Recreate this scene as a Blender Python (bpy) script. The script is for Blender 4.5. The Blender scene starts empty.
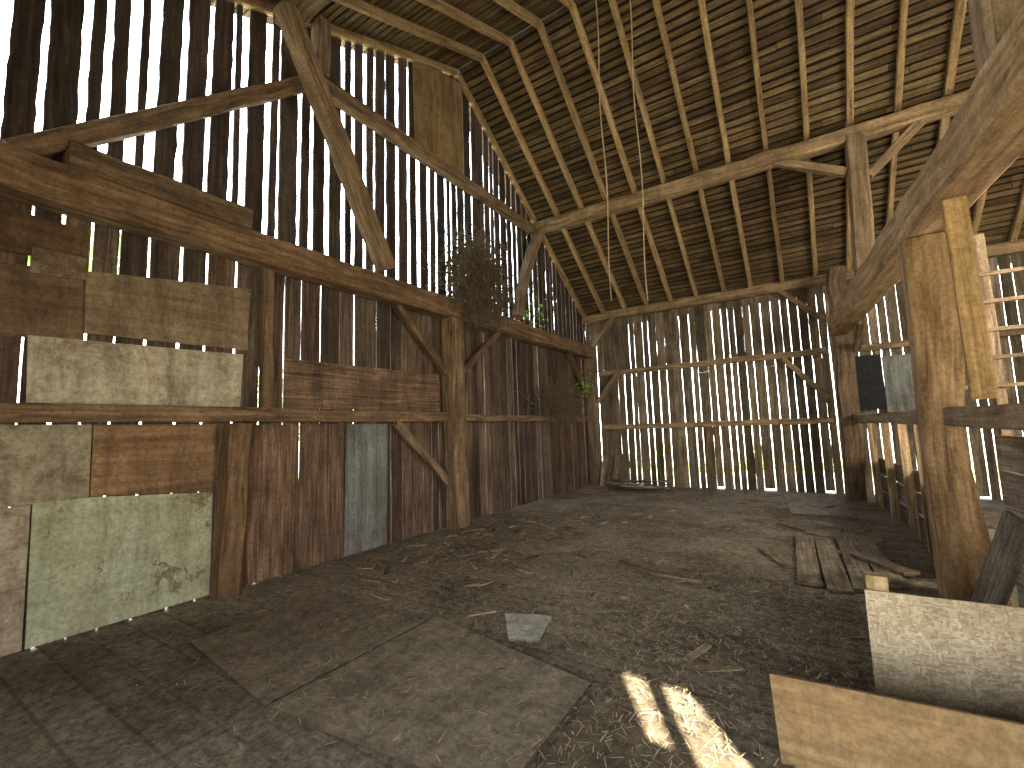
import bpy, math, random
from mathutils import Vector, Matrix
random.seed(7)
R=random.random
def U(a,b): return a+(b-a)*random.random()
V=Vector
scene=bpy.context.scene

# ---------------------------------------------------------------- materials
def new_mat(name):
    m=bpy.data.materials.new(name); m.use_nodes=True
    nt=m.node_tree; b=nt.nodes['Principled BSDF']
    b.inputs['Specular IOR Level'].default_value=0.25
    return m,nt,b
def N(nt,t,**k):
    n=nt.nodes.new(t)
    for a,v in k.items(): setattr(n,a,v)
    return n
def ramp(nt,stops):
    r=N(nt,'ShaderNodeValToRGB'); e=r.color_ramp.elements
    while len(e)<len(stops): e.new(.5)
    for i,(p,c) in enumerate(stops):
        e[i].position=p; e[i].color=(c[0],c[1],c[2],1) if len(c)==3 else c
    return r
def mix(nt,a,b,fac,blend='MIX'):
    m=N(nt,'ShaderNodeMix',data_type='RGBA',blend_type=blend)
    def put(i,v):
        if hasattr(v,'is_output'): nt.links.new(v,m.inputs[i])
        elif isinstance(v,(int,float)): m.inputs[i].default_value=v
        else: m.inputs[i].default_value=(v[0],v[1],v[2],1)
    put(0,fac); put(6,a); put(7,b)
    return m.outputs[2]
def noise(nt,vec,scale,detail=4,rough=.6,dist=0):
    n=N(nt,'ShaderNodeTexNoise'); n.inputs['Scale'].default_value=scale
    n.inputs['Detail'].default_value=detail; n.inputs['Roughness'].default_value=rough
    n.inputs['Distortion'].default_value=dist
    nt.links.new(vec,n.inputs['Vector']); return n.outputs['Fac']
def wood(name,dark,mid,light,gx=1.2,gy=28,stain=(.02,.015,.01),stain_amt=.6,rough=.85,bump=.5,pale=None,pale_at=.6,pale_w=.03,pale_sc=3.1,drip=.35,dust=0):
    m,nt,b=new_mat(name)
    uv=N(nt,'ShaderNodeUVMap'); uv.uv_map='UVMap'
    mp=N(nt,'ShaderNodeMapping'); mp.inputs['Scale'].default_value=(gx,gy,1)
    nt.links.new(uv.outputs[0],mp.inputs[0])
    g=noise(nt,mp.outputs[0],1,7,.65,.6)
    r=ramp(nt,[(.3,dark),(.5,mid),(.72,light)]); nt.links.new(g,r.inputs[0])
    tc=N(nt,'ShaderNodeTexCoord')
    s=noise(nt,tc.outputs['Object'],1.7,7,.72)
    sr=ramp(nt,[(.42,(0,0,0)),(.74,(1,1,1))]); nt.links.new(s,sr.inputs[0])
    mm=N(nt,'ShaderNodeMath',operation='MULTIPLY'); mm.inputs[1].default_value=stain_amt
    nt.links.new(sr.outputs[0],mm.inputs[0])
    c=mix(nt,r.outputs[0],stain,mm.outputs[0])
    if pale:
        p=noise(nt,tc.outputs['Object'],pale_sc,10,.78,.2)
        pr=ramp(nt,[(pale_at-pale_w,(0,0,0)),(pale_at+pale_w,(1,1,1))]); nt.links.new(p,pr.inputs[0])
        pc=mix(nt,pale,r.outputs[0],.25)
        c=mix(nt,c,pc,pr.outputs[0])
    f=noise(nt,tc.outputs['Object'],30,5,.7)
    fr=ramp(nt,[(.35,(.72,.7,.68)),(.6,(1.08,1.08,1.08))]); nt.links.new(f,fr.inputs[0])
    c=mix(nt,c,fr.outputs[0],1.0,'MULTIPLY')
    m2=N(nt,'ShaderNodeMapping'); m2.inputs['Scale'].default_value=(5,5,.9); nt.links.new(tc.outputs['Object'],m2.inputs[0])
    d=noise(nt,m2.outputs[0],1,8,.75,.4)
    dr=ramp(nt,[(.36,(.42,.38,.34)),(.5,(.9,.88,.86)),(.68,(1.3,1.27,1.22))]); nt.links.new(d,dr.inputs[0])
    c=mix(nt,c,dr.outputs[0],drip,'MULTIPLY')
    if dust:
        q=noise(nt,tc.outputs['Object'],14,10,.85)
        qr=ramp(nt,[(.4,(.4,.36,.31)),(.5,(.92,.9,.87)),(.6,(1.35,1.3,1.2))]); nt.links.new(q,qr.inputs[0])
        c=mix(nt,c,qr.outputs[0],dust,'MULTIPLY')
    at=N(nt,'ShaderNodeAttribute'); at.attribute_name='tint'
    c=mix(nt,c,at.outputs['Color'],1.0,'MULTIPLY')
    nt.links.new(c,b.inputs['Base Color'])
    b.inputs['Roughness'].default_value=rough
    bp=N(nt,'ShaderNodeBump'); bp.inputs['Strength'].default_value=bump; bp.inputs['Distance'].default_value=.01
    nt.links.new(g,bp.inputs['Height']); nt.links.new(bp.outputs[0],b.inputs['Normal'])
    return m
M={}
M['plank_red']=wood('weathered_brown_plank',(.042,.029,.021),(.115,.083,.059),(.245,.19,.143),drip=.9)
M['plank_up']=wood('dark_barn_board',(.026,.019,.016),(.072,.053,.043),(.15,.115,.094),drip=.8)
M['plank_grey']=wood('grey_barn_board',(.085,.067,.046),(.22,.177,.125),(.4,.335,.25),drip=.85)
M['beam']=wood('hewn_timber',(.065,.042,.022),(.22,.15,.086),(.39,.29,.18),gx=1.5,gy=16,bump=.9,stain_amt=.6)
M['beam_pale']=wood('pale_hewn_timber',(.12,.085,.05),(.34,.25,.155),(.54,.43,.3),gx=1.3,gy=14,bump=.9,stain=(.08,.045,.022),stain_amt=.6)
M['stud']=wood('sawn_stud',(.24,.16,.08),(.42,.3,.16),(.56,.43,.25),stain_amt=.3)
M['rafter']=wood('rafter_wood',(.12,.078,.035),(.33,.225,.11),(.48,.36,.2),gy=14,stain_amt=.35)
M['deck']=wood('roof_sheathing_board',(.036,.024,.01),(.14,.095,.043),(.27,.193,.098),stain_amt=.55)
M['under']=wood('shingle_underside',(.006,.005,.004),(.012,.009,.007),(.02,.015,.01))
M['ply_brown']=wood('brown_plywood',(.14,.1,.06),(.22,.165,.105),(.29,.23,.155),gx=.7,gy=14,stain=(.08,.05,.03),stain_amt=.85,bump=.3,drip=.7)
M['ply_orange']=wood('orange_stained_plywood',(.11,.062,.032),(.215,.13,.07),(.31,.2,.115),gx=.6,gy=12,stain=(.05,.028,.015),stain_amt=.85,bump=.3,drip=.7)
M['ply_white']=wood('peeling_white_board',(.17,.13,.085),(.29,.235,.16),(.42,.36,.26),gx=.8,gy=12,pale=(.5,.45,.34),pale_at=.47,pale_w=.08,bump=.3,stain=(.09,.055,.03),stain_amt=.8,drip=.7)
M['ply_green']=wood('faded_green_painted_board',(.3,.33,.22),(.38,.4,.27),(.45,.47,.34),gx=.8,gy=8,stain=(.27,.24,.13),stain_amt=.85,pale=(.13,.08,.04),pale_at=.575,pale_w=.012,pale_sc=1.5,bump=.2,drip=.5)
M['ply_blue']=wood('grey_blue_sheet',(.12,.13,.118),(.2,.213,.2),(.29,.3,.285),gx=.9,gy=14,stain=(.1,.075,.052),stain_amt=.8,bump=.3,drip=.8)
M['ply_floor']=wood('dusty_floor_plywood',(.165,.14,.104),(.225,.195,.148),(.29,.255,.198),gx=1.5,gy=6,stain=(.12,.095,.066),stain_amt=.95,bump=.3,drip=.5,dust=.6)
M['ply_tan']=wood('tan_plywood',(.14,.095,.046),(.215,.15,.078),(.28,.2,.112),gx=.5,gy=10,stain=(.1,.06,.03),stain_amt=.6,bump=.2,drip=.3)
# OSB
m,nt,b=new_mat('osb'); M['osb']=m
tc=N(nt,'ShaderNodeTexCoord')
def chips(ro,sc):
    mp=N(nt,'ShaderNodeMapping'); mp.inputs['Scale'].default_value=sc; mp.inputs['Rotation'].default_value=(0,ro,0); nt.links.new(tc.outputs['Object'],mp.inputs[0])
    vo=N(nt,'ShaderNodeTexVoronoi'); vo.inputs['Scale'].default_value=1; nt.links.new(mp.outputs[0],vo.inputs['Vector'])
    sp=N(nt,'ShaderNodeSeparateColor'); nt.links.new(vo.outputs['Color'],sp.inputs[0]); return sp
a1=chips(.6,(38,38,110)); a2=chips(-.5,(105,105,36))
r1_=ramp(nt,[(.05,(.25,.19,.12)),(.5,(.33,.265,.175)),(.95,(.42,.35,.245))]); nt.links.new(a1.outputs[0],r1_.inputs[0])
r2_=ramp(nt,[(.05,(.26,.2,.125)),(.5,(.34,.275,.18)),(.95,(.44,.37,.26))]); nt.links.new(a2.outputs[0],r2_.inputs[0])
gt=N(nt,'ShaderNodeMath',operation='GREATER_THAN'); nt.links.new(a1.outputs[1],gt.inputs[0]); gt.inputs[1].default_value=.5
cc=mix(nt,r1_.outputs[0],r2_.outputs[0],gt.outputs[0])
nn=noise(nt,tc.outputs['Object'],4,8,.7); nr_=ramp(nt,[(.35,(.7,.66,.6)),(.6,(1.05,1.05,1.05))]); nt.links.new(nn,nr_.inputs[0])
nt.links.new(mix(nt,cc,nr_.outputs[0],1,'MULTIPLY'),b.inputs['Base Color']); b.inputs['Roughness'].default_value=.8
# floor dirt and chaff over boards
m,nt,b=new_mat('dusty_plank_floor'); M['floor']=m
tc=N(nt,'ShaderNodeTexCoord')
big=noise(nt,tc.outputs['Object'],.6,10,.76)
r1=ramp(nt,[(.32,(.085,.066,.046)),(.45,(.175,.143,.102)),(.55,(.285,.24,.177)),(.72,(.4,.345,.262))]); nt.links.new(big,r1.inputs[0])
fine=noise(nt,tc.outputs['Object'],16,10,.85)
r2=ramp(nt,[(.38,(.3,.27,.24)),(.49,(.85,.83,.8)),(.6,(1.5,1.42,1.27))]); nt.links.new(fine,r2.inputs[0])
c=mix(nt,r1.outputs[0],r2.outputs[0],1,'MULTIPLY')
br=N(nt,'ShaderNodeTexBrick'); br.inputs['Scale'].default_value=1; br.inputs['Mortar Size'].default_value=.012
br.inputs['Brick Width'].default_value=4.2; br.inputs['Row Height'].default_value=.27
br.inputs['Color1'].default_value=(1,1,1,1); br.inputs['Color2'].default_value=(.72,.72,.72,1); br.inputs['Mortar'].default_value=(.4,.38,.36,1)
nt.links.new(tc.outputs['Object'],br.inputs['Vector'])
c=mix(nt,c,br.outputs['Color'],.6,'MULTIPLY')
nt.links.new(c,b.inputs['Base Color']); b.inputs['Roughness'].default_value=.9
bp=N(nt,'ShaderNodeBump'); bp.inputs['Strength'].default_value=1; bp.inputs['Distance'].default_value=.03
nt.links.new(fine,bp.inputs['Height']); nt.links.new(bp.outputs[0],b.inputs['Normal'])
def simple(name,col,rough=.9,trans=0):
    m,nt,b=new_mat(name)
    at=N(nt,'ShaderNodeAttribute'); at.attribute_name='tint'
    tc=N(nt,'ShaderNodeTexCoord'); n=noise(nt,tc.outputs['Object'],9,3)
    r=ramp(nt,[(.3,[x*.7 for x in col]),(.7,[min(1,x*1.25) for x in col])]); nt.links.new(n,r.inputs[0])
    c=mix(nt,r.outputs[0],at.outputs['Color'],1,'MULTIPLY')
    nt.links.new(c,b.inputs['Base Color']); b.inputs['Roughness'].default_value=rough
    if trans:
        t=N(nt,'ShaderNodeBsdfTranslucent'); nt.links.new(c,t.inputs[0])
        a=N(nt,'ShaderNodeMixShader'); a.inputs[0].default_value=trans
        nt.links.new(b.outputs[0],a.inputs[1]); nt.links.new(t.outputs[0],a.inputs[2])
        nt.links.new(a.outputs[0],nt.nodes['Material Output'].inputs[0])
    return m
M['hay']=simple('straw',(.4,.33,.215))
M['vine']=simple('dry_vine_stem',(.13,.096,.055))
M['leaf']=simple('green_leaf',(.2,.42,.08),.6,.5)
M['hedge']=simple('hedge_leaf',(.36,.46,.2),.6,.5)
M['rope']=simple('old_rope',(.45,.35,.2))
M['grass']=simple('dry_grass',(.5,.47,.34))
M['black']=simple('hatch_black',(.02,.02,.022))  # even near-black colour for the hatch slab
M['white']=simple('white_scrap',(.45,.44,.38))

# ---------------------------------------------------------------- mesh builder
class MB:
    def __init__(s): s.v=[];s.f=[];s.uv=[];s.c=[];s.mi=[]
    def face(s,idx,uvs,c,mi=0):
        s.f.append(idx); s.uv+=uvs; s.c+=[c]*len(idx); s.mi.append(mi)
    def bar(s,p0,p1,w,h,up=(0,0,1),n=1,jit=0,cham=0,tint=None,w1=None,h1=None,wj=0,mi=0,bow=None):
        p0=V(p0);p1=V(p1);d=(p1-p0);L=d.length;d.normalize();up=V(up)
        side=d.cross(up).normalized();u2=side.cross(d).normalized()
        w1=w if w1 is None else w1;h1=h if h1 is None else h1
        if tint is None: t=U(.7,1.25);tint=(t,t*U(.95,1.03),t*U(.9,1.05),1)
        uo=U(0,50);vo=U(0,50);base=len(s.v);k=8 if cham else 4
        for i in range(n+1):
            t=i/n;ww=(w+(w1-w)*t)/2*(1+U(-wj,wj));hh=(h+(h1-h)*t)/2*(1+U(-wj,wj)*.5)
            c=p0+d*L*t+side*U(-jit,jit)+u2*U(-jit,jit)
            if bow: c+=V(bow)*math.sin(math.pi*t)
            if cham:
                q=cham*min(ww,hh)
                pts=[(-ww+q,-hh),(ww-q,-hh),(ww,-hh+q),(ww,hh-q),(ww-q,hh),(-ww+q,hh),(-ww,hh-q),(-ww,-hh+q)]
                pts=[(a+U(-jit,jit)*.6,b+U(-jit,jit)*.6) for a,b in pts]
            else: pts=[(-ww,-hh),(ww,-hh),(ww,hh),(-ww,hh)]
            for j,(a,b) in enumerate(pts):
                s.v.append(c+side*a+u2*b)
        per=[0]
        for j in range(k):
            a=V(pts[j]);b=V(pts[(j+1)%k]);per.append(per[-1]+(a-b).length)
        for i in range(n):
            for j in range(k):
                a=base+i*k+j;b=base+i*k+(j+1)%k
                u0=uo+L*i/n;u1=uo+L*(i+1)/n
                s.face((a,b,b+k,a+k),[(u0,vo+per[j]),(u0,vo+per[j+1]),(u1,vo+per[j+1]),(u1,vo+per[j])],tint,mi)
        e=[(uo+a*.3,vo+b) for a,b in pts]
        s.face(tuple(base+j for j in range(k))[::-1],e[::-1],tint,mi)
        s.face(tuple(base+n*k+j for j in range(k)),e,tint,mi)
        return s
    def slab(s,pts,nrm,th,udir,tint=(1,1,1,1),mi=0,etint=None):
        nrm=V(nrm).normalized();udir=V(udir).normalized();vd=nrm.cross(udir)
        base=len(s.v);k=len(pts);uo=U(0,40);vo=U(0,40)
        P=[V(p) for p in pts]
        for p in P: s.v.append(p+nrm*th/2)
        for p in P: s.v.append(p-nrm*th/2)
        uv=[(uo+p.dot(udir),vo+p.dot(vd)) for p in P]
        s.face(tuple(base+i for i in range(k)),uv,tint,mi)
        s.face(tuple(base+k+i for i in range(k))[::-1],uv[::-1],tint,mi)
        for i in range(k):
            j=(i+1)%k
            s.face((base+i,base+k+i,base+k+j,base+j),[uv[i],(uv[i][0],uv[i][1]+th),(uv[j][0],uv[j][1]+th),uv[j]],etint or tint,mi)
        return s
    def obj(s,name,mats,parent=None):
        me=bpy.data.meshes.new(name)
        me.from_pydata([tuple(v) for v in s.v],[],s.f)
        uvl=me.uv_layers.new(name='UVMap')
        uvl.data.foreach_set('uv',[x for p in s.uv for x in p])
        ca=me.color_attributes.new('tint','FLOAT_COLOR','CORNER')
        ca.data.foreach_set('color',[x for p in s.c for x in p])
        if not isinstance(mats,(list,tuple)): mats=[mats]
        for m_ in mats: me.materials.append(m_)
        me.polygons.foreach_set('material_index',s.mi)
        me.update(); me.validate()
        o=bpy.data.objects.new(name,me); scene.collection.objects.link(o)
        if parent: o.parent=parent
        return o
def timber(name,p0,p1,w,h,mat='beam',up=(0,0,1),jit=.008,cham=.22,n=None,tint=(1,1,1,1),parent=None,**k):
    L=(V(p1)-V(p0)).length
    return MB().bar(p0,p1,w,h,up,n=n or max(2,int(L/.35)),jit=jit,cham=cham,tint=tint,**k).obj(name,M[mat],parent)

# ---------------------------------------------------------------- dimensions
XL=-5.3; XR=8.0; YB=12.3; YN=-2.0; YR=6.46; ZR=8.8
def zr(y): return ZR-.682*(y-YR) if y>=YR else ZR-.46*(YR-y)

b=MB(); b.slab([(XL-.15,YN-.1,-.06),(XR+.1,YN-.1,-.06),(XR+.1,YB+.12,-.06),(XL-.15,YB+.12,-.06)],(0,0,1),.12,(1,0,0)); b.obj('floor',M['floor'])
b=MB(); b.slab([(-60,-60,-.5),(60,-60,-.5),(60,60,-.5),(-60,60,-.5)],(0,0,1),.2,(1,0,0)); b.obj('ground_grass',M['grass'])

# left gable wall
b=MB()
y=YN
while y<YB:
    w=U(.17,.3); w=min(w,YB-y)
    gap=U(.002,.008) if R()<.5 else U(.014,.034)
    t=U(.5,1.35); g=U(0,1)
    if w>.05: b.bar((XL,y+w/2,-.02),(XL+U(-.01,.01),y+w/2+U(-.006,.006),3.85),w-gap,.025,(1,0,0),n=12,jit=.0015,wj=.014,tint=(t,t*(.86+.14*g),t*(.78+.22*g),1),mi=0)
    y+=w
y=YN
while y<YB:
    w=U(.15,.28); w=min(w,YB-y)
    gap=U(.045,.1) if y<6.2 else U(.025,.06)
    if R()<.15: gap*=.25
    t=U(.5,1.25); zt=zr(y+w/2)+.03
    if w>.06: b.bar((XL,y+w/2,3.75),(XL+U(-.01,.01),y+w/2+U(-.02,.02),zt),w-gap,.025,(1,0,0),n=22,jit=.004,wj=.06,tint=(t,t*U(.9,1),t*U(.85,1),1),mi=1)
    y+=w
WL=b.obj('wall_left',[M['plank_red'],M['plank_up']])

b=MB(); x=XL
while x<XR:
    w=U(.14,.26); w=min(w,XR-x); t=U(.45,1.3)
    gap=U(.01,.028) if R()<.7 else U(.001,.005)
    zc=U(2.9,3.3); g=gap*U(.2,.9)
    if w>.05:
        b.bar((x+w/2,YB,-.02 if R()<.8 else .05),(x+w/2+U(-.01,.01),YB+U(-.01,.01),zc),w-gap,.025,(0,1,0),n=10,jit=.002,wj=.035,tint=(t,t*U(.93,1),t*U(.86,1),1))
        t*=U(.8,1.2)
        b.bar((x+w/2,YB+.005,zc+.003),(x+w/2,YB+.005,4.8),w-g,.025,(0,1,0),n=6,jit=.002,wj=.03,tint=(t,t*U(.93,1),t*U(.86,1),1))
    x+=w
WB=b.obj('wall_back',M['plank_grey'])
b=MB(); y=YN
while y<YB:
    w=min(U(.18,.3),YB-y); t=U(.6,1.2); gap=U(.004,.03)
    if w>.05: b.bar((XR,y+w/2,-.02),(XR,y+w/2+U(-.01,.01),zr(y+w/2)+.03),w-gap,.025,(1,0,0),n=8,jit=.003,wj=.02,tint=(t,t*.93,t*.86,1))
    y+=w
WR=b.obj('wall_right',M['plank_red'])
b=MB()
def nw(x0,x1,z0,z1,x0b=None,x1b=None):
    x0b=x0 if x0b is None else x0b;x1b=x1 if x1b is None else x1b
    b.slab([(x0b,YN,z0),(x1b,YN,z0),(x1,YN,z1),(x0,YN,z1)],(0,-1,0),.03,(0,0,1))
DX0,DX1,DZ=-.8,3.6,2.6
x=XL-.1
while x<DX0-.01:
    w=min(.25,DX0-x); nw(x,x+w-.004,-.05,5.0); x+=w
x=DX1
while x<XR: nw(x,min(XR,x+.25)-.004,-.05,5.0); x+=.25
nw(DX0,1.82,DZ,5.0); nw(2.5,DX1,DZ,5.0)
nw(1.82,2.5,DZ,3.4); nw(1.82,2.5,4.24,5.0)
nw(1.82,2.05,3.4,3.76); nw(2.04,2.13,3.4,4.24,1.98,2.07)
nw(1.82,1.88,3.76,4.24)
nw(2.3,2.5,3.4,4.24,2.46,2.5)
WF=b.obj('wall_front',M['plank_grey'])

# roof
b=MB()
for sgn in (1,-1):
    y0,y1=(YR,YB+.35) if sgn>0 else (YR,YN-.12)
    sl=(V((0,y1,zr(y1)))-V((0,y0,zr(y0)))); Ls=sl.length; sd=sl.normalized()
    nr=V((1,0,0)).cross(sd); nr=nr if nr.z>0 else -nr
    s=.06
    while s<Ls:
        wd=U(.082,.108)
        x=XL-.35
        while x<XR+.3:
            l=U(2.2,4.5); x1=min(x+l,XR+.3)
            p=V((0,y0,zr(y0)))+sd*s
            t=U(.55,1.3)
            b.bar(p+V((x,0,0)),p+V((x1-.01,0,0))+sd*U(-.008,.008),wd,.022,tuple(nr),n=4,jit=.003,wj=.06,tint=(t,t*U(.92,1.02),t*U(.85,1),1))
            x=x1
        s+=.137
    c0=V((0,y0,zr(y0)))+nr*.045; c1=V((0,y1,zr(y1)))+nr*.045
    b.slab([c0+V((XL-.4,0,0)),c0+V((XR+.35,0,0)),c1+V((XR+.35,0,0)),c1+V((XL-.4,0,0))],tuple(nr),.03,(1,0,0),mi=1)
CE=b.obj('ceiling_roof_deck',[M['deck'],M['under']])
b=MB(); x=XL+.05
while x<XR:
    for sgn in (1,-1):
        y1=YB+.1 if sgn>0 else YN+.05
        sx=U(-.03,.03)
        p0=V((x,YR,ZR-.09)); p1=V((x+sx,y1,zr(y1)-.09))
        t=U(.85,1.25)
        b.bar(p0,p1,U(.08,.11),.13,(0,0,1),n=10,jit=.006,cham=.3,tint=(t,t*.97,t*.92,1))
    x+=.63
b.obj('roof_rafters',M['rafter'],CE)

# ---------------------------------------------------------------- frame
W=XL+.0125
timber('tie_beam',(W+.16,YN+.05,3.76),(W+.16,YB-.05,3.77),.3,.34,jit=.012,wj=.03,tint=(.9,.8,.72,1))
timber('timber_block',(W+.15,1.0,4.06),(W+.15,2.5,4.06),.24,.24,tint=(.7,.65,.6,1))
timber('wall_rail',(W+.08,YN+.05,1.86),(W+.08,5.9,1.87),.14,.16,parent=WL,tint=(.95,.88,.8,1))
timber('wall_rail',(W+.08,6.2,1.86),(W+.08,11.96,1.85),.12,.12,tint=(.9,.88,.86,1),parent=WL)
timber('timber_post',(W+.12,2.42,0),(W+.12,2.48,1.77),.22,.22,up=(1,0,0),tint=(.75,.65,.55,1),jit=.012)
timber('wall_stud',(W+.07,2.8,1.95),(W+.07,2.78,3.58),.13,.12,up=(1,0,0),tint=(.75,.7,.65,1),parent=WL)
timber('timber_post',(W+.17,6.05,0),(W+.17,6.02,3.59),.31,.31,up=(1,0,0),tint=(.98,.95,.88,1),jit=.014)
timber('timber_post',(W+.17,12.1,0),(W+.17,12.1,3.59),.26,.26,up=(1,0,0),tint=(.8,.8,.8,1))
DB=dict(up=(1,0,0),parent=WL)
timber('diagonal_brace',(W+.1,4.75,1.78),(W+.12,5.9,.75),.12,.1,**DB)
timber('diagonal_brace',(W+.1,4.75,3.6),(W+.12,5.9,2.6),.12,.1,tint=(.7,.65,.6,1),**DB)
timber('diagonal_brace',(W+.1,6.2,2.6),(W+.12,7.5,3.6),.12,.1,tint=(.7,.65,.6,1),**DB)
timber('diagonal_brace',(W+.1,11.9,2.6),(W+.12,10.8,3.6),.12,.1,tint=(.8,.75,.7,1),**DB)
timber('gable_tie',(W+.14,3.3,6.36),(W+.14,9.05,6.38),.2,.2,tint=(.85,.8,.76,1),parent=WL)
timber('diagonal_brace',(W+.1,.7,3.95),(W+.12,3.2,6.25),.17,.17,tint=(.8,.75,.7,1),**DB)
timber('diagonal_strut',(W+.42,4.3,3.95),(W+.4,2.75,6.8),.24,.22,up=(1,0,0),tint=(1.05,1,.95,1))
timber('gable_post',(W+.14,3.4,6.46),(W+.14,3.4,7.28),.2,.2,**DB)
timber('diagonal_strut',(W+.3,8.0,4.0),(W+.32,9.1,6.3),.2,.2,up=(1,0,0),bow=(0,-.1,.05))
PY,PZ=9.2,6.45
timber('roof_purlin',(XL+.1,PY,PZ),(XR-.05,PY,PZ-.05),.24,.25,mat='beam_pale',tint=(.9,.83,.7,1),jit=.012,bow=(0,0,-.05),parent=CE)
timber('roof_purlin',(XL+.1,2.9,6.93),(XR-.05,2.9,6.93),.24,.25,jit=.012,parent=CE)
timber('top_plate',(XL+.05,YB-.15,4.78),(XR-.05,YB-.15,4.72),.24,.22,mat='beam_pale',tint=(.92,.86,.74,1),jit=.012,parent=WB)
timber('top_plate',(XL+.05,YN+.2,4.72),(XR-.05,YN+.2,4.72),.24,.22,parent=WF)
BR=dict(parent=WB)
timber('back_wall_rail',(XL+.4,YB-.09,3.13),(.5,YB-.09,3.15),.12,.14,mat='beam_pale',tint=(1.05,.98,.86,1),**BR)
timber('back_wall_rail',(XL+.4,YB-.09,1.6),(.5,YB-.09,1.6),.12,.14,mat='beam_pale',tint=(1.05,.98,.86,1),**BR)
timber('back_wall_rail',(.9,YB-.09,3.13),(XR,YB-.09,3.15),.12,.14,**BR)
timber('back_wall_rail',(.9,YB-.09,1.6),(XR,YB-.09,1.6),.12,.14,**BR)
for p0,p1 in [((-4.35,4.7),(-5.1,3.85)),((-4.35,3.08),(-5.05,2.2)),((-.3,4.68),(.5,3.85)),((-.35,3.08),(.45,2.1))]:
    timber('diagonal_brace',(p0[0],YB-.17,p0[1]),(p1[0],YB-.17,p1[1]),.11,.1,up=(0,1,0),mat='beam_pale',tint=(.85,.8,.7,1),parent=WB)
timber('wall_stud',(-2.1,YB-.09,0),(-2.0,YB-.09,1.53),.15,.1,up=(0,1,0),tint=(.8,.75,.7,1),bow=(-.08,0,0),**BR)

timber('timber_post',(.72,11.4,0),(.78,11.4,4.75),.33,.33,mat='beam',up=(0,1,0),tint=(.75,.72,.7,1),jit=.02)
pz=[(0,.44,1.1),(.25,.41,1.08),(.7,.35,1.05),(1.2,.31,1.03),(1.7,.32,1.04),(2.2,.36,1.07),(2.7,.40,1.09),(3.27,.42,1.1)]
b=MB(); rng=28
for i in range(rng+1):
    t=i/rng*3.27
    for j in range(len(pz)-1):
        if pz[j][0]<=t<=pz[j+1][0]+1e-6:
            q=(t-pz[j][0])/(pz[j+1][0]-pz[j][0]); ww=pz[j][1]+(pz[j+1][1]-pz[j][1])*q; xx=pz[j][2]+(pz[j+1][2]-pz[j][2])*q; break
    for a in range(16):
        an=2*math.pi*a/16; ca,sa=math.cos(an),math.sin(an)
        rr=ww/2/max(abs(ca),abs(sa))**.7*(1+U(-.015,.015))
        b.v.append(V((xx+ca*rr,5.65+sa*rr*.9,t)))
for i in range(rng):
    for a in range(16):
        p=i*16+a;q=i*16+(a+1)%16
        b.face((p,q,q+16,p+16),[(i*.118,a*.09),(i*.118,a*.09+.09),(i*.118+.118,a*.09+.09),(i*.118+.118,a*.09)],(1.05,.9,.68,1))
b.face(tuple(range(16))[::-1],[(0,0)]*16,(1,1,1,1)); b.face(tuple(range(rng*16,rng*16+16)),[(0,0)]*16,(1,1,1,1))
b.obj('timber_post',M['beam_pale'])
MT=timber('main_tie_beam',(.7,11.22,3.5),(1.35,1.5,3.47),.33,.38,mat='beam_pale',jit=.014,tint=(1.2,1.06,.88,1),cham=.18)
timber('timber_post',(1.35,1.7,0),(1.35,1.7,3.27),.3,.3,up=(0,1,0))
timber('queen_post',(1.27,3.9,3.66),(1.27,3.9,zr(3.9)-.15),.28,.28,mat='beam_pale',up=(0,1,0),tint=(.95,.92,.85,1),parent=MT)
timber('queen_post',(1.0,PY,3.68),(1.08,PY,6.34),.28,.28,mat='beam_pale',up=(0,1,0),tint=(.65,.62,.56,1),parent=MT)
timber('diagonal_brace',(-.15,PY,6.36),(.92,PY,5.75),.14,.14,mat='beam_pale',up=(0,1,0),parent=MT,tint=(.85,.8,.7,1))
timber('diagonal_brace',(1.2,PY,5.6),(2.0,PY,6.34),.13,.13,up=(0,1,0),mat='beam_pale',parent=MT,tint=(.8,.75,.65,1))
timber('diagonal_brace',(.95,11.2,3.0),(1.0,10.2,3.36),.13,.13,up=(1,0,0),parent=MT)
PW=bpy.data.objects.new('partition_wall',None); scene.collection.objects.link(PW)
timber('stud',(1.12,4.72,1.72),(1.1,4.7,3.28),.14,.05,mat='stud',up=(0,1,0),tint=(1.05,.93,.72,1),jit=.001,cham=.05,parent=PW)
timber('rail',(.85,11.2,1.62),(1.05,5.85,1.6),.14,.15,tint=(1,.95,.9,1),mat='beam_pale',parent=PW)
timber('rail',(1.1,5.45,1.6),(1.3,1.85,1.56),.16,.17,mat='beam_pale',tint=(.95,.92,.86,1),parent=PW)
b=MB()
def px(y): return .9+(11.3-y)*.052
for z in (.13,.42,.71,1.0,1.29):
    for y0,y1 in ((5.4,3.6),(3.59,1.9)):
        t=U(1,1.4); b.bar((px(y0)+.12,y0,z),(px(y1)+.12,y1,z+U(-.01,.01)),.28,.025,(1,0,0),n=5,jit=.002,tint=(t,t,t*1.05,1))
for z,ye in ((.15,8.2),(.45,9.5),(.75,10.8)):
    t=U(.75,1.1); b.bar((px(11.2)+.12,11.2,z),(px(6)+.12,6.0,z),.28,.025,(1,0,0),n=5,jit=.002,tint=(t,t,t,1))
for y in (10.4,9.2,8.1,7.3,6.6):
    b.bar((px(y)+.03,y,0),(px(y)+.02,y,1.54),.1,.08,(0,1,0),n=3,jit=.003,tint=(1.8,1.55,1.2,1))
b.obj('boards',M['plank_grey'],PW)
timber('leaning_plank',(.98,4.95,.02),(1.22,4.75,.85),.26,.05,up=(1,.2,0),mat='plank_grey',jit=.003,cham=.1)
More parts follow.
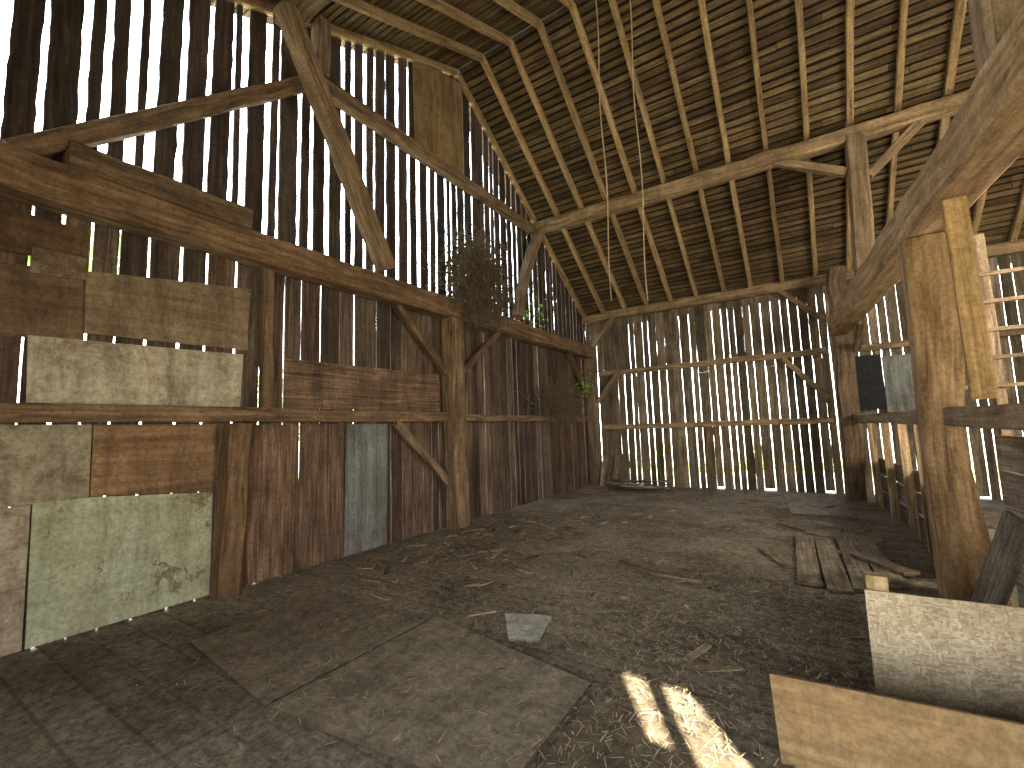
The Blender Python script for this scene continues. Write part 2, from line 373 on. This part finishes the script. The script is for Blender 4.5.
b=MB(); b.slab([(.98,YB-.2,1.8),(1.42,YB-.2,1.8),(1.42,YB-.2,2.95),(.98,YB-.2,2.95)],(0,-1,0),.03,(0,0,1)); b.obj('dark_hatch',M['black'])  # near-black slab for the dark hatch in the back wall
b=MB(); b.slab([(1.43,YB-.2,1.7),(1.95,YB-.2,1.7),(1.95,YB-.2,2.9),(1.43,YB-.2,2.9)],(0,-1,0),.03,(0,0,1)); b.obj('board',M['ply_blue'],WB)
b=MB()
for xx in (2.3,4.2): b.bar((xx,9.0,0),(xx,9.0,4.2),.12,.12,(0,1,0),n=6,jit=.005,cham=.2)
for zz in (1.6,2.0,2.4,2.8,3.2,3.6): b.bar((1.8,8.93,zz),(4.6,8.93,zz+U(-.05,.05)),.08,.05,(0,0,1),n=4,jit=.004)
b.obj('hay_rack',M['beam'])

# ---------------------------------------------------------------- wall panels
def panel(name,pts,mat,off=.02,th=.012,tint=(1,1,1,1),vert=False):
    b=MB(); b.slab([(W+off,y,z) for y,z in pts],(1,0,0),th,(0,0,1) if vert else (0,1,0),tint); return b.obj(name,M[mat],WL)
panel('plywood_panel',[(1.2,3.13),(1.9,3.23),(2.62,3.32),(2.6,2.95),(2.6,2.6),(1.22,2.57)],'ply_brown',.035,tint=(1.1,1.08,1.04,1))
panel('painted_board_panel',[(.88,2.5),(2.56,2.55),(2.54,1.94),(.9,1.94)],'ply_white',.028)
panel('plywood_panel',[(.1,3.05),(1.19,3.09),(1.21,2.5),(.1,2.44)],'ply_brown',tint=(.8,.71,.64,1))
panel('plywood_panel',[(.1,3.55),(1.2,3.5),(1.2,3.18),(.1,3.14)],'ply_orange',tint=(.7,.65,.65,1))
panel('plywood_panel',[(.86,3.24),(1.2,3.24),(1.2,3.04),(.86,3.02)],'ply_white',.045,tint=(.6,.52,.45,1))
panel('painted_board_panel',[(.1,1.78),(1.31,1.77),(1.32,1.14),(.1,1.12)],'ply_white',.02,tint=(.7,.68,.64,1))
panel('plywood_panel',[(1.32,1.77),(2.3,1.77),(2.3,1.07),(1.33,1.15)],'ply_orange',tint=(1.1,1.1,1.05,1))
panel('green_painted_panel',[(.98,1.14),(1.32,1.14),(2.3,1.06),(2.3,.03),(1.0,.02)],'ply_green',.022)
panel('painted_board_panel',[(.1,1.11),(.97,1.13),(.98,.02),(.1,.02)],'ply_white',.022,tint=(.85,.82,.82,1))
panel('wall_board',[(2.6,1.76),(3.24,1.76),(3.18,.02),(2.6,.02)],'plank_red',.02,tint=(1.45,1.2,1.05,1),vert=True)
panel('wall_board',[(3.28,1.76),(3.9,1.76),(3.87,.02),(3.22,.02)],'plank_red',.02,tint=(1.3,1.12,1.0,1),vert=True)
panel('grey_sheet_panel',[(3.93,1.76),(4.65,1.76),(4.62,.02),(3.9,.02)],'ply_blue',.03,vert=True)
panel('wall_board',[(3.05,2.56),(5.8,2.6),(5.8,1.96),(3.05,1.96)],'plank_red',.03,tint=(1.6,1.4,1.2,1))
panel('gable_hatch_panel',[(5.25,8.1),(5.9,8.4),(6.6,8.55),(6.6,6.6),(5.28,6.5)],'ply_brown',.03,tint=(1.15,1.05,.78,1),vert=True)

# ---------------------------------------------------------------- floor things
def sheet(name,pts,mat,z=.008,th=.014,tint=(1,1,1,1),ud=(0,1,0)):
    b=MB(); b.slab([(x,y,z) for x,y in pts],(0,0,1),th,ud,tint,etint=(.35*tint[0],.33*tint[1],.3*tint[2],1)); return b.obj(name,M[mat])
sheet('plywood_sheet',[(-4.22,1.72),(-2.83,1.56),(-2.83,2.85),(-4.25,2.99)],'ply_floor',z=.014,th=.022,tint=(.92,.88,.82,1))
sheet('plywood_sheet',[(-2.80,1.56),(-1.24,1.75),(-1.25,2.72),(-2.80,3.01)],'ply_floor',z=.018,th=.03,tint=(1.08,1.05,1.0,1))
sheet('plywood_sheet',[(-1.2,1.5),(-.3,1.55),(-.32,2.5),(-1.2,2.6)],'ply_floor',tint=(.65,.6,.54,1))
sheet('plywood_sheet',[(-.6,12.0),(.5,12.0),(.5,9.4),(-.35,9.3)],'ply_floor',tint=(1.35,1.4,1.4,1))
sheet('metal_scrap_sheet',[(-2.35,3.39),(-1.96,3.55),(-1.83,3.1),(-2.05,3.0)],'white')
sheet('plywood_sheet',[(-5.1,10.4),(-4.6,10.2),(-4.3,11.0),(-5.0,11.1)],'ply_floor',z=.02,tint=(1.6,1.5,1.4,1))
sheet('scrap_board',[(-3.1,5.0),(-2.6,5.5),(-2.75,6.3),(-3.3,5.7)],'ply_floor',z=.016,tint=(1.3,1.25,1.15,1))
b=MB()
for i,(x0,y0,x1,y1) in enumerate([(-.16,7.5,-.1,5.35),(.06,7.3,.13,5.25),(.3,7.65,.34,5.35),(.5,7.4,.58,5.6)]):
    t=U(.9,1.4); b.bar((x0,y0,.03),(x1,y1,.03),.2,.03,(0,0,1),n=4,jit=.004,tint=(t,t,t*.95,1))
b.obj('loose_floor_planks',M['plank_grey'])
b=MB()
b.bar((-.1,7.8,.02),(.7,7.62,.02),.16,.03,(0,0,1),n=3,jit=.004,tint=(1.3,1.2,1.1,1)); b.bar((.35,6.6,.065),(.75,6.0,.065),.16,.03,(0,0,1),n=3,tint=(1.2,1.1,1,1))
b.bar((.0,8.6,.02),(.6,8.2,.03),.16,.03,(0,0,1),n=3,tint=(1.2,1.15,1.1,1)); b.bar((-.5,8.3,.02),(-.1,7.9,.03),.1,.03,(0,0,1),n=3,tint=(1.1,1,.95,1))
b.bar((-.6,6.6,.02),(-.3,5.9,.03),.09,.02,(0,0,1),n=3,tint=(1.2,1.1,1,1))
b.obj('scrap_planks',M['plank_grey'])
b=MB()
for i in range(16):
    x=U(-4.8,-3.6);y=U(11.2,11.9);an=U(-.5,.5);l=U(.5,1.3);t=U(.6,1.7)
    b.bar((x,y,.03+i*.012),(x+l*math.cos(an),y-abs(l*math.sin(an)),.04+i*.012+U(0,.1)),U(.08,.2),.025,(0,0,1),n=2,tint=(t,t*.95,t*.88,1))
for i in range(5):
    x=-4.8+i*.16; t=U(.6,1.4)
    b.bar((x,11.75,.02),(x+U(-.05,.15),12.12,U(.6,1.1)),.14,.025,(0,1,0),n=2,tint=(t,t*.95,t*.88,1))
b.obj('broken_board_pile',M['plank_grey'])
timber('bent_stick',(-1.98,5.25,.03),(-1.0,4.95,.03),.05,.03,mat='beam',jit=.004,bow=(0,-.2,.03),tint=(.7,.7,.7,1))
b=MB()
for i in range(340):
    x=U(-4.9,.5);y=U(3.1,11.6)
    if R()<.5: x=U(-4.9,-3);y=U(3.5,8)
    an=U(0,3.14);l=U(.04,.3);t=U(.4,2)
    b.bar((x,y,.012),(x+l*math.cos(an),y+l*math.sin(an),U(.012,.03)),U(.012,.07),.01,(0,0,1),n=1,tint=(t,t*.95,t*.85,1))
b.obj('wood_scraps',M['plank_grey'])
b=MB()
for i in range(30000):
    if R()<.65: x=random.gauss(-1.5,1.7);y=random.gauss(4.4,1.9)
    else: x=U(-5.1,.8);y=U(1,12)
    if not(-5.1<x<.8 and .8<y<12): continue
    onsheet=x<-1.24 and y<3
    if onsheet and R()<.8: continue
    an=U(0,3.14);l=U(.015,.08);w=U(.0012,.0028);z=U(.034,.038) if onsheet else U(.016,.024)
    dx,dy=math.cos(an)*l/2,math.sin(an)*l/2;nx,ny=-math.sin(an)*w,math.cos(an)*w
    q=len(b.v);z2=z+U(0,.008)
    b.v+= [V((x-dx-nx,y-dy-ny,z)),V((x-dx+nx,y-dy+ny,z)),V((x+dx+nx,y+dy+ny,z2)),V((x+dx-nx,y+dy-ny,z2))]
    t=U(.3,1.4); b.face((q,q+1,q+2,q+3),[(0,0)]*4,(t,t*.97,t*.9,1))
b.obj('straw_litter',M['hay'])

b=MB(); b.slab([(.19,3.2,.01),(1.22,3.29,.01),(1.22,3.29,.66),(.19,3.2,.67)],(0,-1,0),.014,(1,0,0)); b.obj('osb_board',M['osb'])
b=MB(); b.slab([(-.23,2.58,.01),(1.22,2.66,.01),(1.22,2.66,.41),(-.25,2.58,.4)],(0,-1,0),.018,(1,0,0),tint=(1,.95,.86,1)); b.obj('plywood_guard_board',M['ply_tan'])
timber('stub_post',(.25,3.27,0),(.25,3.27,.74),.1,.09,mat='stud',up=(0,1,0),jit=.002,cham=.1,tint=(.8,.8,.8,1))
timber('stub_post',(.75,2.75,0),(.75,2.75,.38),.1,.09,mat='stud',up=(0,1,0),jit=.002,cham=.1)

# ---------------------------------------------------------------- ropes & vines
def curve_obj(name,lines,rad,mat):
    cu=bpy.data.curves.new(name,'CURVE');cu.dimensions='3D';cu.bevel_depth=rad;cu.bevel_resolution=0
    for pts in lines:
        sp=cu.splines.new('POLY');sp.points.add(len(pts)-1)
        for i,p in enumerate(pts): sp.points[i].co=(p[0],p[1],p[2],1)
    cu.materials.append(M[mat]); o=bpy.data.objects.new('tmp',cu); scene.collection.objects.link(o)
    dg=bpy.context.evaluated_depsgraph_get(); me=bpy.data.meshes.new_from_object(o.evaluated_get(dg))
    ca=me.color_attributes.new('tint','FLOAT_COLOR','CORNER'); ca.data.foreach_set('color',[1.0]*(4*len(me.loops)))
    bpy.data.objects.remove(o)
    o2=bpy.data.objects.new(name,me); scene.collection.objects.link(o2); return o2
def rope(x,y,z0,z1,sw=.05):
    return [(x+math.sin(i*.5)*sw*.4,y,z0+(z1-z0)*i/24) for i in range(25)]
curve_obj('hanging_rope',[rope(-2.3,6.4,8.7,3.5)],.009,'rope')
curve_obj('hanging_rope',[rope(-1.76,6.4,8.7,3.4)],.009,'rope')
def vine(name,cx,cy,cz,rx,ry,rz,n,hang,rad=.006):
    ls=[]
    for i in range(n):
        x=cx+U(-rx,rx);y=cy+random.gauss(0,ry*.4);z=cz+U(-rz*.3,rz)*(1-abs(y-cy)/ry*.4);L=[]
        p=V((x,y,z));d=V((U(-.3,.3),U(-1,1),U(-.6,.8))).normalized()
        for j in range(12):
            L.append(tuple(p)); d=(d+V((U(-.35,.35)*.6,U(-.5,.5),U(-.5,.5)-hang))).normalized()
            p=p+d*U(.03,.08); p.x=max(p.x,W+.05)
        ls.append(L)
    return curve_obj(name,ls,rad,'vine')
v1=vine('dried_vine',XL+.38,6.5,4.15,.28,.8,.95,1300,.12)
v2=vine('dried_vine',XL+.25,9.9,2.1,.12,1.1,.35,450,.03)
def leaves(name,n,fn,size,mat,parent=None):
    b=MB()
    for i in range(n):
        p=V(fn()); a=V((U(-1,1),U(-1,1),U(-1,1))).normalized(); c=a.cross(V((U(-1,1),U(-1,1),U(-1,1)))).normalized()
        s=size*U(.5,1.3);q=len(b.v)
        b.v+=[p-a*s,p+c*s*.55,p+a*s,p-c*s*.55]; t=U(.55,1.4)
        b.face((q,q+1,q+2,q+3),[(0,0)]*4,(t,t,t*U(.5,1),1))
    return b.obj(name,M[mat],parent)
leaves('ivy_leaves',110,lambda:(XL+U(.1,.5),random.gauss(8.6,.35),random.gauss(4.2,.25)),.045,'leaf',v1)
leaves('ivy_leaves',60,lambda:(XL+U(.1,.4),random.gauss(11.5,.2),random.gauss(2.75,.15)),.05,'leaf',v2)
blobs=[(U(-13,-11),y,U(-.8,.4),U(1.0,1.6)) for y in [i*1.4-2 for i in range(14)]]+[(-10,2.2,4.6,.8),(-10.5,.9,4.0,.9),(-11,6.5,2.4,1.0)]
def hp(bl):
    def f():
        x,y,z,r=random.choice(bl); d=V((random.gauss(0,1),random.gauss(0,1),random.gauss(0,1))).normalized()*r*(R()**.4)
        return (x+d.x,y+d.y,max(-.35,z+d.z*1.1))
    return f
leaves('hedge',7000,hp(blobs),.13,'hedge')
blobs2=[(x,U(20,23),U(-.9,-.2),U(.8,1.3)) for x in [i*1.6-10 for i in range(14)]]
leaves('hedge',4000,hp(blobs2),.13,'hedge')

# ---------------------------------------------------------------- lights
w=bpy.data.worlds.new('world');scene.world=w;w.use_nodes=True
nt=w.node_tree;bg=nt.nodes['Background']
tc=N(nt,'ShaderNodeTexCoord');sx=N(nt,'ShaderNodeSeparateXYZ');nt.links.new(tc.outputs['Generated'],sx.inputs[0])
r=ramp(nt,[(.0,(1,.98,.94)),(.5,(.76,.88,1))]);nt.links.new(sx.outputs[2],r.inputs[0]);nt.links.new(r.outputs[0],bg.inputs[0])
bg.inputs[1].default_value=12.0
sd=V((-.52,.854,-math.tan(math.radians(36)))).normalized()
l=bpy.data.lights.new('sun','SUN');l.energy=44;l.angle=.008;l.color=(1,.9,.72)
o=bpy.data.objects.new('sun',l);scene.collection.objects.link(o);o.rotation_euler=sd.to_track_quat('-Z','Y').to_euler()
def area(name,loc,target,sx_,sy_,e,col=(1,1,1)):
    l=bpy.data.lights.new(name,'AREA');l.shape='RECTANGLE';l.size=sx_;l.size_y=sy_;l.energy=e;l.color=col
    o=bpy.data.objects.new(name,l);scene.collection.objects.link(o);o.location=loc
    o.rotation_euler=(V(target)-V(loc)).to_track_quat('-Z','Y').to_euler();return o
area('doorway_light',(1.4,YN+.2,1.4),(-1.5,6,3),4,2.4,70,(1,.9,.74))
area('bay_fill',(5.5,5,4.2),(0,7,3),3,3,90,(1,.86,.66))  # added fill lamp in the side bay, no real source there
area('bay_fill',(4.5,6.0,3.0),(-2.5,12,1.2),2.5,2,360,(1,.91,.76))  # second added fill, brightens the back wall; not a real lamp

# ---------------------------------------------------------------- camera
cam=bpy.data.cameras.new('camera');cam.sensor_width=36;cam.lens=450/1024*36;cam.clip_start=.05
co=bpy.data.objects.new('camera',cam);scene.collection.objects.link(co);scene.camera=co
z=V((.5411,-.8352,-.1028)).normalized();x=V((.8369,.5457,-.0321));x=(x-z*x.dot(z)).normalized();yv=z.cross(x)
m=Matrix((x,yv,z)).transposed().to_4x4();m.translation=(0,0,1.6);co.matrix_world=m
scene.view_settings.view_transform='Standard'
scene.view_settings.exposure=.25
